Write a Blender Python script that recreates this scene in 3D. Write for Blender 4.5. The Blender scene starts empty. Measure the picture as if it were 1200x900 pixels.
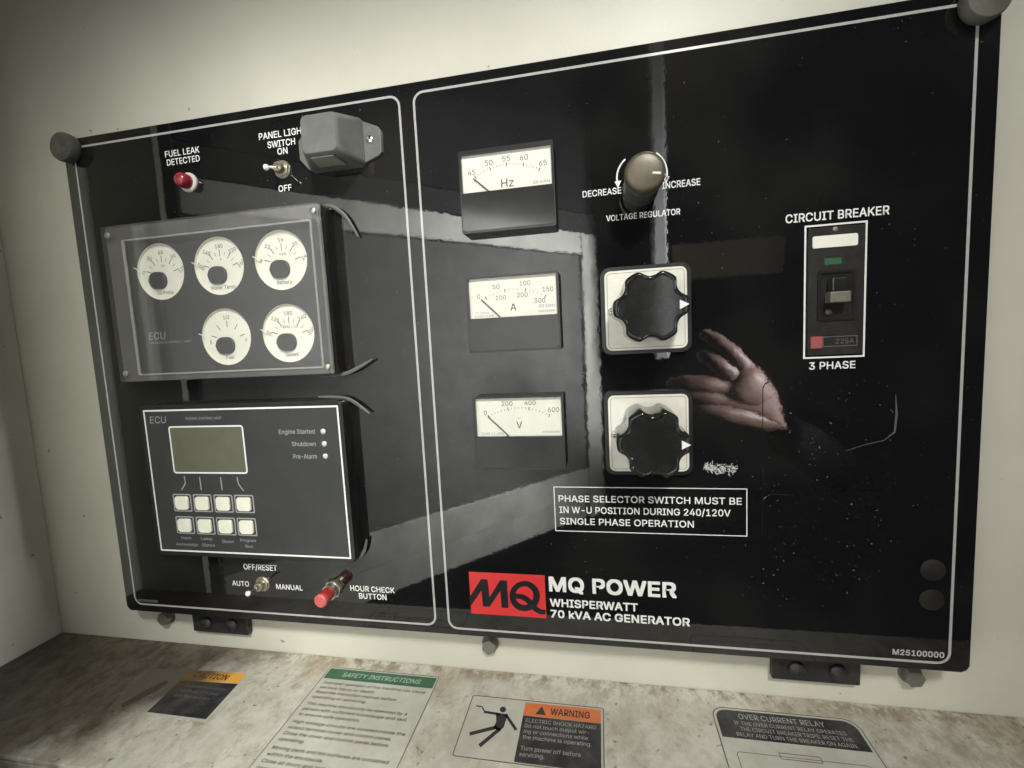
import bpy, bmesh, math, random
from mathutils import Vector, Matrix
from mathutils.geometry import interpolate_bezier, tessellate_polygon
random.seed(7)
SC = bpy.context.scene
COL = SC.collection

# ------------------------------------------------------------------ camera
# world: panel face is the plane y=0, x to the right, z up, metres; the camera stands at y<0
cam_d = bpy.data.cameras.new('camera'); cam = bpy.data.objects.new('camera', cam_d); COL.objects.link(cam)
right = Vector((0.98154889, 0.18439151, -0.05061162))
down = Vector((-0.03171969, -0.10400223, -0.99407112))
fwd = Vector((-0.18856200, 0.97733480, -0.09623443))
m = Matrix((right, -down, -fwd)).transposed().to_4x4()
m.translation = Vector((0.14094, -0.37249, -0.20293))
cam.matrix_world = m
cam_d.sensor_fit = 'HORIZONTAL'; cam_d.sensor_width = 36.0
cam_d.lens = 535.183 * 36.0 / 1200.0
cam_d.clip_start = 0.01; cam_d.clip_end = 50
SC.camera = cam

# ------------------------------------------------------------------ world, lamps, exposure
W = bpy.data.worlds.new('World'); SC.world = W; W.use_nodes = True
bg = W.node_tree.nodes['Background']; bg.inputs[0].default_value = (0.80, 0.90, 1.0, 1); bg.inputs[1].default_value = 0.028

def area(name, loc, target, size, size_y, power, col, spread=180):
    d = bpy.data.lights.new(name, 'AREA'); d.shape = 'RECTANGLE'; d.size = size; d.size_y = size_y
    d.energy = power; d.color = col; d.spread = math.radians(spread)
    o = bpy.data.objects.new(name, d); COL.objects.link(o); o.location = loc
    o.rotation_euler = (Vector(target) - Vector(loc)).to_track_quat('-Z', 'Y').to_euler()
    return o
# daylight falling in through the open door, from above and to the right of the photographer
area('daylight', (0.45, -1.20, 0.86), (-0.20, 0.0, -0.30), 0.22, 0.22, 4.1, (1.0, 0.985, 0.93), 54)
# added fill lamp at the right, brightening the door's inside for its mirror image
area('door_fill', (1.05, -0.25, -0.05), (-0.10, -0.56, -0.20), 0.30, 0.6, 19, (0.97, 0.99, 1.0), 42)

SC.view_settings.view_transform = 'Standard'; SC.view_settings.look = 'None'
SC.view_settings.exposure = 0.0; SC.view_settings.gamma = 1.0; SC.view_settings.use_curve_mapping = False
SC.cycles.use_denoising = True
SC.cycles.max_bounces = 8; SC.cycles.transparent_max_bounces = 16
SC.cycles.sample_clamp_indirect = 4.0

# ------------------------------------------------------------------ materials
def mat(name, col, rough=0.5, metal=0.0, spec=0.5, bump=0.0, bscale=200.0, var=0.0, vscale=40.0, coat=0.0, dust=0.0, dustcol=(0.30, 0.28, 0.22), rvar=0.0, ior=None):
    M = bpy.data.materials.new(name); M.use_nodes = True
    nt = M.node_tree; b = nt.nodes['Principled BSDF']
    b.inputs['Base Color'].default_value = (*col, 1); b.inputs['Roughness'].default_value = rough
    b.inputs['Metallic'].default_value = metal; b.inputs['Specular IOR Level'].default_value = spec
    b.inputs['Coat Weight'].default_value = coat
    if ior: b.inputs['IOR'].default_value = ior
    tc = nt.nodes.new('ShaderNodeTexCoord')
    def noise(sc, det=4, rg=0.6):
        n = nt.nodes.new('ShaderNodeTexNoise'); n.inputs['Scale'].default_value = sc
        n.inputs['Detail'].default_value = det; n.inputs['Roughness'].default_value = rg
        nt.links.new(tc.outputs['Object'], n.inputs['Vector']); return n
    def ramp(src, a, b2, c0=(0, 0, 0, 1), c1=(1, 1, 1, 1)):
        r = nt.nodes.new('ShaderNodeValToRGB'); r.color_ramp.elements[0].position = a; r.color_ramp.elements[1].position = b2
        r.color_ramp.elements[0].color = c0; r.color_ramp.elements[1].color = c1
        nt.links.new(src, r.inputs[0]); return r
    last = None
    if var > 0:
        n = noise(vscale, 5, 0.65)
        r = ramp(n.outputs['Fac'], 0.3, 0.7, (*[c * (1 - var) for c in col], 1), (*[min(1, c * (1 + var)) for c in col], 1))
        last = r.outputs[0]
    if dust > 0:
        n = noise(vscale * 0.6, 8, 0.7); r = ramp(n.outputs['Fac'], 0.42, 0.75)
        mu = nt.nodes.new('ShaderNodeMath'); mu.operation = 'MULTIPLY'; mu.inputs[1].default_value = dust
        nt.links.new(r.outputs[0], mu.inputs[0])
        mx = nt.nodes.new('ShaderNodeMix'); mx.data_type = 'RGBA'
        mx.inputs['A'].default_value = (*col, 1); mx.inputs['B'].default_value = (*dustcol, 1)
        if last: nt.links.new(last, mx.inputs['A'])
        nt.links.new(mu.outputs[0], mx.inputs['Factor']); last = mx.outputs['Result']
    if last: nt.links.new(last, b.inputs['Base Color'])
    if rvar > 0:
        n = noise(vscale * 0.8, 6, 0.65)
        mr = nt.nodes.new('ShaderNodeMapRange'); mr.inputs['From Min'].default_value = 0.35; mr.inputs['From Max'].default_value = 0.7
        mr.inputs['To Min'].default_value = rough; mr.inputs['To Max'].default_value = rough + rvar
        nt.links.new(n.outputs['Fac'], mr.inputs['Value']); nt.links.new(mr.outputs['Result'], b.inputs['Roughness'])
    if bump > 0:
        n = noise(bscale, 3, 0.5); bp = nt.nodes.new('ShaderNodeBump'); bp.inputs['Strength'].default_value = bump
        bp.inputs['Distance'].default_value = 0.001
        nt.links.new(n.outputs['Fac'], bp.inputs['Height']); nt.links.new(bp.outputs[0], b.inputs['Normal'])
    return M

def clear_mat(name, tint=(1, 1, 1), haze=0.03, gloss=1.0, rough=0.04):
    M = bpy.data.materials.new(name); M.use_nodes = True; nt = M.node_tree; nt.nodes.clear()
    out = nt.nodes.new('ShaderNodeOutputMaterial'); tr = nt.nodes.new('ShaderNodeBsdfTransparent'); tr.inputs[0].default_value = (*tint, 1)
    gl = nt.nodes.new('ShaderNodeBsdfGlossy'); gl.inputs['Roughness'].default_value = rough
    df = nt.nodes.new('ShaderNodeBsdfDiffuse'); df.inputs[0].default_value = (0.55, 0.55, 0.52, 1)
    lw = nt.nodes.new('ShaderNodeLayerWeight'); pw = nt.nodes.new('ShaderNodeMath'); pw.operation = 'POWER'; pw.inputs[1].default_value = 4.0
    nt.links.new(lw.outputs['Facing'], pw.inputs[0]); lw.inputs['Blend'].default_value = 0.5
    fr = nt.nodes.new('ShaderNodeMath'); fr.operation = 'MULTIPLY_ADD'; fr.inputs[1].default_value = 0.9; fr.inputs[2].default_value = 0.045; nt.links.new(pw.outputs[0], fr.inputs[0])
    mu = nt.nodes.new('ShaderNodeMath'); mu.operation = 'MULTIPLY'; mu.inputs[1].default_value = gloss; nt.links.new(fr.outputs[0], mu.inputs[0])
    m1 = nt.nodes.new('ShaderNodeMixShader'); m1.inputs[0].default_value = haze
    nt.links.new(tr.outputs[0], m1.inputs[1]); nt.links.new(df.outputs[0], m1.inputs[2])
    m2 = nt.nodes.new('ShaderNodeMixShader'); nt.links.new(mu.outputs[0], m2.inputs[0])
    nt.links.new(m1.outputs[0], m2.inputs[1]); nt.links.new(gl.outputs[0], m2.inputs[2])
    nt.links.new(m2.outputs[0], out.inputs[0]); return M

M_panel = mat('panel_film', (0.0045, 0.0045, 0.005), rough=0.012, bump=0.024, bscale=130, rvar=0.045, vscale=14, dust=0.006, ior=1.64)
def specks(M, col, amt, sc=430, th=0.70):
    nt = M.node_tree; b = nt.nodes['Principled BSDF']; src = b.inputs['Base Color'].links[0].from_socket
    tc = nt.nodes.new('ShaderNodeTexCoord'); fac = None
    for scale, lo, hi, k in ((sc, th, th + 0.06, amt), (7, 0.45, 0.85, amt * 0.085)):
        n = nt.nodes.new('ShaderNodeTexNoise'); n.inputs['Scale'].default_value = scale; n.inputs['Detail'].default_value = 3 if scale > 50 else 7
        nt.links.new(tc.outputs['Object'], n.inputs['Vector'])
        r = nt.nodes.new('ShaderNodeMapRange'); r.inputs['From Min'].default_value = lo; r.inputs['From Max'].default_value = hi; r.inputs['To Max'].default_value = k
        nt.links.new(n.outputs['Fac'], r.inputs['Value'])
        if fac is None: fac = r.outputs['Result']
        else:
            ad = nt.nodes.new('ShaderNodeMath'); ad.operation = 'ADD'; nt.links.new(fac, ad.inputs[0]); nt.links.new(r.outputs['Result'], ad.inputs[1]); fac = ad.outputs[0]
    mx = nt.nodes.new('ShaderNodeMix'); mx.data_type = 'RGBA'; mx.inputs['B'].default_value = (*col, 1)
    nt.links.new(fac, mx.inputs['Factor']); nt.links.new(src, mx.inputs['A']); nt.links.new(mx.outputs['Result'], b.inputs['Base Color'])
specks(M_panel, (0.34, 0.32, 0.27), 0.5)
M_print = mat('white_print', (0.72, 0.72, 0.70), rough=0.25, var=0.05, vscale=300)
M_line = mat('silver_line', (0.40, 0.40, 0.385), rough=0.15, metal=0.0, coat=1.0, var=0.08, vscale=120)
M_red = mat('red_print', (0.55, 0.030, 0.030), rough=0.25, var=0.06, vscale=120)
M_blackprint = mat('black_print', (0.012, 0.012, 0.013), rough=0.2)
M_ink = mat('dial_ink', (0.03, 0.03, 0.03), rough=0.6)
M_inkgrey = mat('faded_ink', (0.11, 0.11, 0.10), rough=0.6)
M_blackpl = mat('black_plastic', (0.011, 0.011, 0.011), rough=0.28, bump=0.05, bscale=900, dust=0.035, vscale=60)
M_knob = mat('knob_plastic', (0.012, 0.012, 0.012), rough=0.13, dust=0.03, vscale=80, bump=0.05, bscale=120)
M_meterlow = mat('meter_cover', (0.020, 0.020, 0.019), rough=0.12, dust=0.03, vscale=90)
M_dial = mat('dial_white', (0.74, 0.73, 0.64), rough=0.5, var=0.05, vscale=60)
M_ecu = mat('controller_film', (0.032, 0.034, 0.034), rough=0.33, dust=0.04, vscale=70)
M_gaugeface = mat('gauge_face', (0.040, 0.041, 0.041), rough=0.45, var=0.08, vscale=90)
M_lcd = mat('lcd_glass', (0.105, 0.108, 0.075), rough=0.12, var=0.06, vscale=40)
M_btn = mat('button_cream', (0.72, 0.71, 0.60), rough=0.45, var=0.06, vscale=120)
M_greyprint = mat('grey_print', (0.30, 0.31, 0.31), rough=0.4)
M_metal = mat('dull_nickel', (0.50, 0.47, 0.39), rough=0.35, metal=0.9, dust=0.35, vscale=300)
M_chrome = mat('chrome', (0.80, 0.78, 0.72), rough=0.15, metal=1.0)
M_redlens = mat('red_lens', (0.24, 0.010, 0.028), rough=0.25, coat=0.6, dust=0.15, vscale=200, dustcol=(0.45, 0.20, 0.20))
M_redbtn = mat('red_button', (0.28, 0.016, 0.015), rough=0.4, dust=0.2, vscale=200, dustcol=(0.5, 0.2, 0.18))
M_redcap = mat('red_button_face', (0.50, 0.10, 0.09), rough=0.55, var=0.1, vscale=200)
M_lamp = mat('lamp_grey', (0.105, 0.109, 0.103), rough=0.55, var=0.10, vscale=60, dust=0.25, bump=0.1, bscale=500)
M_lampwin = mat('lamp_window', (0.26, 0.27, 0.22), rough=0.3, var=0.1, vscale=80)
M_rubber = mat('dusty_rubber', (0.060, 0.060, 0.053), rough=0.75, dust=0.35, vscale=70, bump=0.2, bscale=300)
M_knobtop = mat('dusty_knob_cap', (0.075, 0.070, 0.046), rough=0.42, metal=0.3, dust=0.5, vscale=160, dustcol=(0.19, 0.14, 0.085))
M_knobside = mat('knob_skirt', (0.035, 0.035, 0.032), rough=0.5, dust=0.2, vscale=120)
M_silver = mat('selector_plate', (0.80, 0.79, 0.71), rough=0.3, metal=0.15, var=0.05, vscale=50, dust=0.35, dustcol=(0.40, 0.31, 0.19))
M_bolt = mat('galvanised_bolt', (0.22, 0.22, 0.20), rough=0.5, metal=0.7, dust=0.5, vscale=200, bump=0.3, bscale=600)
M_hinge = mat('black_hinge', (0.014, 0.014, 0.014), rough=0.45, dust=0.1, vscale=90)
M_green = mat('green_flag', (0.015, 0.075, 0.030), rough=0.5)
M_redstk = mat('breaker_red', (0.27, 0.065, 0.065), rough=0.5)
M_brk = mat('breaker_black', (0.012, 0.012, 0.012), rough=0.35, dust=0.07, vscale=110)
M_beige = mat('breaker_handle', (0.12, 0.112, 0.09), rough=0.5, var=0.1, vscale=150)
M_clear = clear_mat('clear_cover', haze=0.02, gloss=1.5, rough=0.06)
M_glass = clear_mat('meter_window', haze=0.01, gloss=0.35, rough=0.02)
M_rim = clear_mat('clear_rim', haze=0.22, gloss=1.0, rough=0.12)
M_gasket = mat('silicone_bead', (0.085, 0.085, 0.08), rough=0.55, dust=0.3)
M_orange = mat('warning_orange', (0.62, 0.16, 0.045), rough=0.5, var=0.10, vscale=120, dust=0.25)
M_yellow = mat('caution_yellow', (0.80, 0.40, 0.055), rough=0.5, dust=0.2, vscale=140)
M_stkgreen = mat('sticker_green', (0.022, 0.105, 0.055), rough=0.45, var=0.12, vscale=120, dust=0.2)
M_stkwhite = mat('sticker_white', (0.48, 0.475, 0.41), rough=0.5, var=0.10, vscale=40, dust=0.45, dustcol=(0.30, 0.27, 0.20))
M_stkblack = mat('sticker_black', (0.022, 0.022, 0.026), rough=0.45, dust=0.25, vscale=90)
M_skin = mat('skin', (0.19, 0.11, 0.09), rough=0.5, var=0.15, vscale=60, bump=0.3, bscale=150)
M_sleeve = mat('striped_sleeve', (0.005, 0.005, 0.005), spec=0.05, rough=0.9, bump=0.4, bscale=200)
M_foam = mat('acoustic_foam', (0.15, 0.15, 0.14), rough=0.95, var=0.15, vscale=25, bump=0.6, bscale=90)
M_doorpaint = mat('door_paint', (0.52, 0.51, 0.46), rough=0.5, var=0.22, vscale=16, dust=0.45, bump=0.15, bscale=80)
M_dark = mat('dark_void', (0.010, 0.010, 0.010), rough=0.9)

def wall_mat(name, col, dirt, dcol, spots):
    """cream paint with faint blotches and a scatter of small dark specks"""
    M = mat(name, col, rough=0.45, var=0.05, vscale=9, dust=dirt, dustcol=dcol, bump=0.08, bscale=260)
    nt = M.node_tree; b = nt.nodes['Principled BSDF']
    src = b.inputs['Base Color'].links[0].from_socket
    tc = nt.nodes.new('ShaderNodeTexCoord')
    vo = nt.nodes.new('ShaderNodeTexNoise'); vo.inputs['Scale'].default_value = 95; vo.inputs['Detail'].default_value = 2
    nt.links.new(tc.outputs['Object'], vo.inputs['Vector'])
    r = nt.nodes.new('ShaderNodeValToRGB'); r.color_ramp.elements[0].position = spots; r.color_ramp.elements[1].position = spots + 0.03
    nt.links.new(vo.outputs['Fac'], r.inputs[0])
    mx = nt.nodes.new('ShaderNodeMix'); mx.data_type = 'RGBA'; mx.inputs['B'].default_value = (0.12, 0.10, 0.07, 1)
    mu = nt.nodes.new('ShaderNodeMath'); mu.operation = 'MULTIPLY'; mu.inputs[1].default_value = 0.7
    nt.links.new(r.outputs[0], mu.inputs[0]); nt.links.new(mu.outputs[0], mx.inputs['Factor']); nt.links.new(src, mx.inputs['A'])
    nt.links.new(mx.outputs['Result'], b.inputs['Base Color'])
    return M
M_wall = wall_mat('cream_paint', (0.60, 0.59, 0.505), 0.10, (0.40, 0.37, 0.28), 0.745)

def sill_mat():
    M = bpy.data.materials.new('dirty_sill_paint'); M.use_nodes = True; nt = M.node_tree; b = nt.nodes['Principled BSDF']
    tc = nt.nodes.new('ShaderNodeTexCoord'); b.inputs['Roughness'].default_value = 0.5
    def noise(sc, det, rg, stretch=None):
        n = nt.nodes.new('ShaderNodeTexNoise'); n.inputs['Scale'].default_value = sc; n.inputs['Detail'].default_value = det; n.inputs['Roughness'].default_value = rg
        if stretch:
            mp = nt.nodes.new('ShaderNodeMapping'); mp.inputs['Scale'].default_value = stretch
            nt.links.new(tc.outputs['Object'], mp.inputs[0]); nt.links.new(mp.outputs[0], n.inputs['Vector'])
        else: nt.links.new(tc.outputs['Object'], n.inputs['Vector'])
        return n
    def mapr(sock, a, c, d=0.0, e=1.0):
        r = nt.nodes.new('ShaderNodeMapRange'); r.inputs['From Min'].default_value = a; r.inputs['From Max'].default_value = c
        r.inputs['To Min'].default_value = d; r.inputs['To Max'].default_value = e; nt.links.new(sock, r.inputs['Value']); return r.outputs['Result']
    def math_(op, x, y):
        n = nt.nodes.new('ShaderNodeMath'); n.operation = op
        for i, s in enumerate((x, y)):
            if isinstance(s, (int, float)): n.inputs[i].default_value = s
            else: nt.links.new(s, n.inputs[i])
        n.use_clamp = op != 'ADD' ; return n.outputs[0]
    def mix(fac, a, bcol):
        n = nt.nodes.new('ShaderNodeMix'); n.data_type = 'RGBA'
        nt.links.new(fac, n.inputs['Factor'])
        if isinstance(a, tuple): n.inputs['A'].default_value = (*a, 1)
        else: nt.links.new(a, n.inputs['A'])
        n.inputs['B'].default_value = (*bcol, 1); return n.outputs['Result']
    def plain(op, x, y):
        n = nt.nodes.new('ShaderNodeMath'); n.operation = op
        for i, q in enumerate((x, y)):
            if isinstance(q, (int, float)): n.inputs[i].default_value = q
            else: nt.links.new(q, n.inputs[i])
        return n.outputs[0]
    big = noise(11, 8, 0.68); mid = noise(62, 8, 0.75, (1.0, 0.7, 1)); fine = noise(170, 4, 0.6); streak = noise(70, 8, 0.72, (1.0, 0.75, 1))
    sep = nt.nodes.new('ShaderNodeSeparateXYZ'); nt.links.new(tc.outputs['Object'], sep.inputs[0])
    c = mix(mapr(mid.outputs['Fac'], 0.42, 0.68), (0.55, 0.535, 0.46), (0.40, 0.38, 0.31))
    c = mix(math_('MULTIPLY', mapr(streak.outputs['Fac'], 0.52, 0.72), 0.7), c, (0.235, 0.170, 0.095))
    c = mix(math_('MULTIPLY', mapr(big.outputs['Fac'], 0.50, 0.66), 0.55), c, (0.27, 0.205, 0.125))
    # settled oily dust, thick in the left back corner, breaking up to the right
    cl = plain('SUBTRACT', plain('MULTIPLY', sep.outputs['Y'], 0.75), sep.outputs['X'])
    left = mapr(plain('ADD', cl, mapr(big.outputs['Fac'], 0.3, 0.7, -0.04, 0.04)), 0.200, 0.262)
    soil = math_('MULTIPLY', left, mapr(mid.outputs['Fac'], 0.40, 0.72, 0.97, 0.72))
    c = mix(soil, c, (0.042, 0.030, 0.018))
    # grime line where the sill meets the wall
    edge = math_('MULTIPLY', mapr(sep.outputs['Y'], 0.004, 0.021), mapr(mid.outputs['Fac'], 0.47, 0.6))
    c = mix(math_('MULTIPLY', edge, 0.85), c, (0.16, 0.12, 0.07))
    # right end browner
    rgt = math_('MULTIPLY', mapr(sep.outputs['X'], 0.30, 0.46), mapr(mid.outputs['Fac'], 0.36, 0.6))
    c = mix(math_('MULTIPLY', rgt, 0.8), c, (0.20, 0.14, 0.085))
    c = mix(math_('MULTIPLY', mapr(fine.outputs['Fac'], 0.64, 0.70), 0.8), c, (0.11, 0.09, 0.06))
    nt.links.new(c, b.inputs['Base Color'])
    bp = nt.nodes.new('ShaderNodeBump'); bp.inputs['Strength'].default_value = 0.35; bp.inputs['Distance'].default_value = 0.001
    nt.links.new(mid.outputs['Fac'], bp.inputs['Height']); nt.links.new(bp.outputs[0], b.inputs['Normal'])
    return M
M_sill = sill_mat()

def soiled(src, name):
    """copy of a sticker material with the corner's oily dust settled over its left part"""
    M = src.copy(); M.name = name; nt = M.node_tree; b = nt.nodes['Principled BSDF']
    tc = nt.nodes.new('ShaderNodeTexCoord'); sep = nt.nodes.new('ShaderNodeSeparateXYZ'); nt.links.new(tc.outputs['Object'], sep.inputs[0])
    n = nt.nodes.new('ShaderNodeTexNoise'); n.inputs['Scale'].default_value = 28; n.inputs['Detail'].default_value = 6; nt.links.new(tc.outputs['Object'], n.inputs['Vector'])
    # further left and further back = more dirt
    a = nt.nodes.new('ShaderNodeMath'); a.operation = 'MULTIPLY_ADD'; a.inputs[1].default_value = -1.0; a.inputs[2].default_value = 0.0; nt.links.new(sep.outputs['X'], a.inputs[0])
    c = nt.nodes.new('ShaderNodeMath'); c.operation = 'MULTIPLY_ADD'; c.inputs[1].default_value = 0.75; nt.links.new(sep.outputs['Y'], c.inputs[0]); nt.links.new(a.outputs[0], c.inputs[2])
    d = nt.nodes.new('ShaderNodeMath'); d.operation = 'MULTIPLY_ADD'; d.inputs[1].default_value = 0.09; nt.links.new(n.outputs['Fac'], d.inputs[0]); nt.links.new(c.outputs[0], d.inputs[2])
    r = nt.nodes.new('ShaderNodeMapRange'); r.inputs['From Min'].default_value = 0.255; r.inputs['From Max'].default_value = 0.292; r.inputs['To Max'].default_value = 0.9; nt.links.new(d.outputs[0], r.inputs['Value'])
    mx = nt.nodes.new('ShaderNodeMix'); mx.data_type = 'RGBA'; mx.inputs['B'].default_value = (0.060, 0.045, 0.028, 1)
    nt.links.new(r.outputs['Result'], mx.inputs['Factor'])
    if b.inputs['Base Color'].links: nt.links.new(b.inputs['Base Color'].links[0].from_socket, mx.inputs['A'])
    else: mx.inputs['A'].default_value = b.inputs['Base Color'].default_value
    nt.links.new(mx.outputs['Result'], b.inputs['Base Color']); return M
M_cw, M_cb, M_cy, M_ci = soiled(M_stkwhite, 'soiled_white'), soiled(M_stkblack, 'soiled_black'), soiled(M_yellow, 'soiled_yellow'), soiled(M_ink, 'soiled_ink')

# ------------------------------------------------------------------ mesh helpers (millimetres in, metres out)
K = 0.001
def new_obj(name, bm, material, parent=None, smooth=False, mats=None):
    me = bpy.data.meshes.new(name)
    bmesh.ops.recalc_face_normals(bm, faces=bm.faces[:]) if smooth != 'keep' else None
    bm.to_mesh(me); bm.free()
    me.materials.append(material)
    o = bpy.data.objects.new(name, me); COL.objects.link(o)
    if parent is not None: o.parent = parent
    if smooth is True:
        for p in me.polygons: p.use_smooth = True
        me.set_sharp_from_angle(angle=math.radians(38))
        big = max(p.area for p in me.polygons) * 0.12
        for p in me.polygons:
            if len(p.vertices) > 4 or (len(me.polygons) < 60 and p.area > big): p.use_smooth = False   # caps and flat fronts stay flat
    return o
def empty(name):
    o = bpy.data.objects.new(name, None); COL.objects.link(o); o.empty_display_size = 0.02; return o
def tag(o, label=None, cat=None, group=None, kind=None):
    if label: o['label'] = label
    if cat: o['category'] = cat
    if group: o['group'] = group
    if kind: o['kind'] = kind
    return o
def rrect(x0, x1, z0, z1, r=0.0, n=5):
    if r <= 0: return [(x0, z0), (x1, z0), (x1, z1), (x0, z1)]
    pts = []
    for cx, cz, a in ((x1 - r, z0 + r, -90), (x1 - r, z1 - r, 0), (x0 + r, z1 - r, 90), (x0 + r, z0 + r, 180)):
        for i in range(n + 1):
            t = math.radians(a + 90 * i / n); pts.append((cx + r * math.cos(t), cz + r * math.sin(t)))
    return pts
def circ(cx, cz, r, n=32, ph=0.0): return [(cx + r * math.cos(ph + 2 * math.pi * i / n), cz + r * math.sin(ph + 2 * math.pi * i / n)) for i in range(n)]
def prism(bm, out, y0, y1, bev=0.0, seg=2):
    """outline in x,z extruded from y0 (back) to y1 (front, smaller y)"""
    b = [bm.verts.new((x * K, y0 * K, z * K)) for x, z in out]; f = [bm.verts.new((x * K, y1 * K, z * K)) for x, z in out]
    n = len(out); front = bm.faces.new(f); bm.faces.new(b[::-1])
    for i in range(n): bm.faces.new((b[i], b[(i + 1) % n], f[(i + 1) % n], f[i]))
    if bev > 0: bmesh.ops.bevel(bm, geom=[e for e in front.edges], offset=bev * K, segments=seg, profile=0.5, affect='EDGES')
    return bm
def sheet(bm, out, y, fr=None):
    fr = fr or (lambda u, v: (u * K, y * K, v * K))
    bm.faces.new([bm.verts.new(fr(*p)) for p in out]); return bm
def border(bm, x0, x1, z0, z1, r, w, y, fr=None, n=5):
    fr = fr or (lambda u, v: (u * K, y * K, v * K))
    a = rrect(x0, x1, z0, z1, max(r, 0.01), n); b = rrect(x0 + w, x1 - w, z0 + w, z1 - w, max(r - w, 0.005), n)
    A = [bm.verts.new(fr(*p)) for p in a]; B = [bm.verts.new(fr(*p)) for p in b]; N = len(A)
    for i in range(N): bm.faces.new((A[i], A[(i + 1) % N], B[(i + 1) % N], B[i]))
    return bm
def ring3(bm, a, b, y0, y1):
    """solid ring between outer outline a and inner outline b"""
    L = [[bm.verts.new((x * K, y * K, z * K)) for x, z in o] for o, y in ((a, y0), (a, y1), (b, y1), (b, y0))]; N = len(a)
    for k in range(4):
        P, Q = L[k], L[(k + 1) % 4]
        for i in range(N): bm.faces.new((P[i], P[(i + 1) % N], Q[(i + 1) % N], Q[i]))
    return bm
def lathe(bm, cx, cz, prof, n=32, tilt=None):
    """profile of (radius, y) turned about the y axis through cx,cz; tilt=(dx,dz) shears the axis per mm of -y"""
    rings = []
    for r, y in prof:
        ox, oz = (tilt[0] * -y, tilt[1] * -y) if tilt else (0, 0)
        if r < 1e-6: rings.append([bm.verts.new(((cx + ox) * K, y * K, (cz + oz) * K))])
        else: rings.append([bm.verts.new(((cx + ox + r * math.cos(2 * math.pi * i / n)) * K, y * K, (cz + oz + r * math.sin(2 * math.pi * i / n)) * K)) for i in range(n)])
    for P, Q in zip(rings, rings[1:]):
        for i in range(n):
            j = (i + 1) % n
            if len(P) == 1 and len(Q) == 1: continue
            if len(P) == 1: bm.faces.new((P[0], Q[j], Q[i]))
            elif len(Q) == 1: bm.faces.new((P[i], P[j], Q[0]))
            else: bm.faces.new((P[i], P[j], Q[j], Q[i]))
    for R_ in (rings[0], rings[-1]):
        if len(R_) > 1: bm.faces.new(R_)
    return bm
def tube(bm, pts, rad, n=8, flat=1.0):
    """swept tube through 3-D points (mm)"""
    P = [Vector(p) for p in pts]; rings = []
    for i, p in enumerate(P):
        t = (P[min(i + 1, len(P) - 1)] - P[max(i - 1, 0)]).normalized()
        a = t.cross(Vector((0, 1, 0)));  a = a.normalized() if a.length > 1e-4 else Vector((1, 0, 0)); b = a.cross(t).normalized()
        r = rad[i] if isinstance(rad, (list, tuple)) else rad
        rings.append([bm.verts.new((p + a * r * math.cos(2 * math.pi * k / n) + b * r * flat * math.sin(2 * math.pi * k / n)) * K) for k in range(n)])
    for A, B in zip(rings, rings[1:]):
        for k in range(n): bm.faces.new((A[k], A[(k + 1) % n], B[(k + 1) % n], B[k]))
    bm.faces.new(rings[0]); bm.faces.new(rings[-1][::-1]); return bm
def stroke(bm, pts, w, fr):
    """flat polyline of width w as quads"""
    P = [Vector(p) for p in pts]; L = []; R = []
    for i, p in enumerate(P):
        t = (P[min(i + 1, len(P) - 1)] - P[max(i - 1, 0)]).normalized(); nrm = Vector((-t.y, t.x))
        ww = w[i] if isinstance(w, (list, tuple)) else w
        L.append(bm.verts.new(fr(*(p + nrm * ww / 2)))); R.append(bm.verts.new(fr(*(p - nrm * ww / 2))))
    for i in range(len(P) - 1): bm.faces.new((R[i], R[i + 1], L[i + 1], L[i]))
    return bm
def box(bm, x0, x1, y0, y1, z0, z1, bev=0.0, seg=2):
    r = bmesh.ops.create_cube(bm, size=1.0)
    for v in r['verts']: v.co = Vector(((x0 + (v.co.x + .5) * (x1 - x0)) * K, (y0 + (v.co.y + .5) * (y1 - y0)) * K, (z0 + (v.co.z + .5) * (z1 - z0)) * K))
    if bev > 0:
        es = {e for v in r['verts'] for e in v.link_edges}
        bmesh.ops.bevel(bm, geom=list(es), offset=bev * K, segments=seg, profile=0.5, affect='EDGES')
    return bm
BM = bmesh.new

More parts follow.
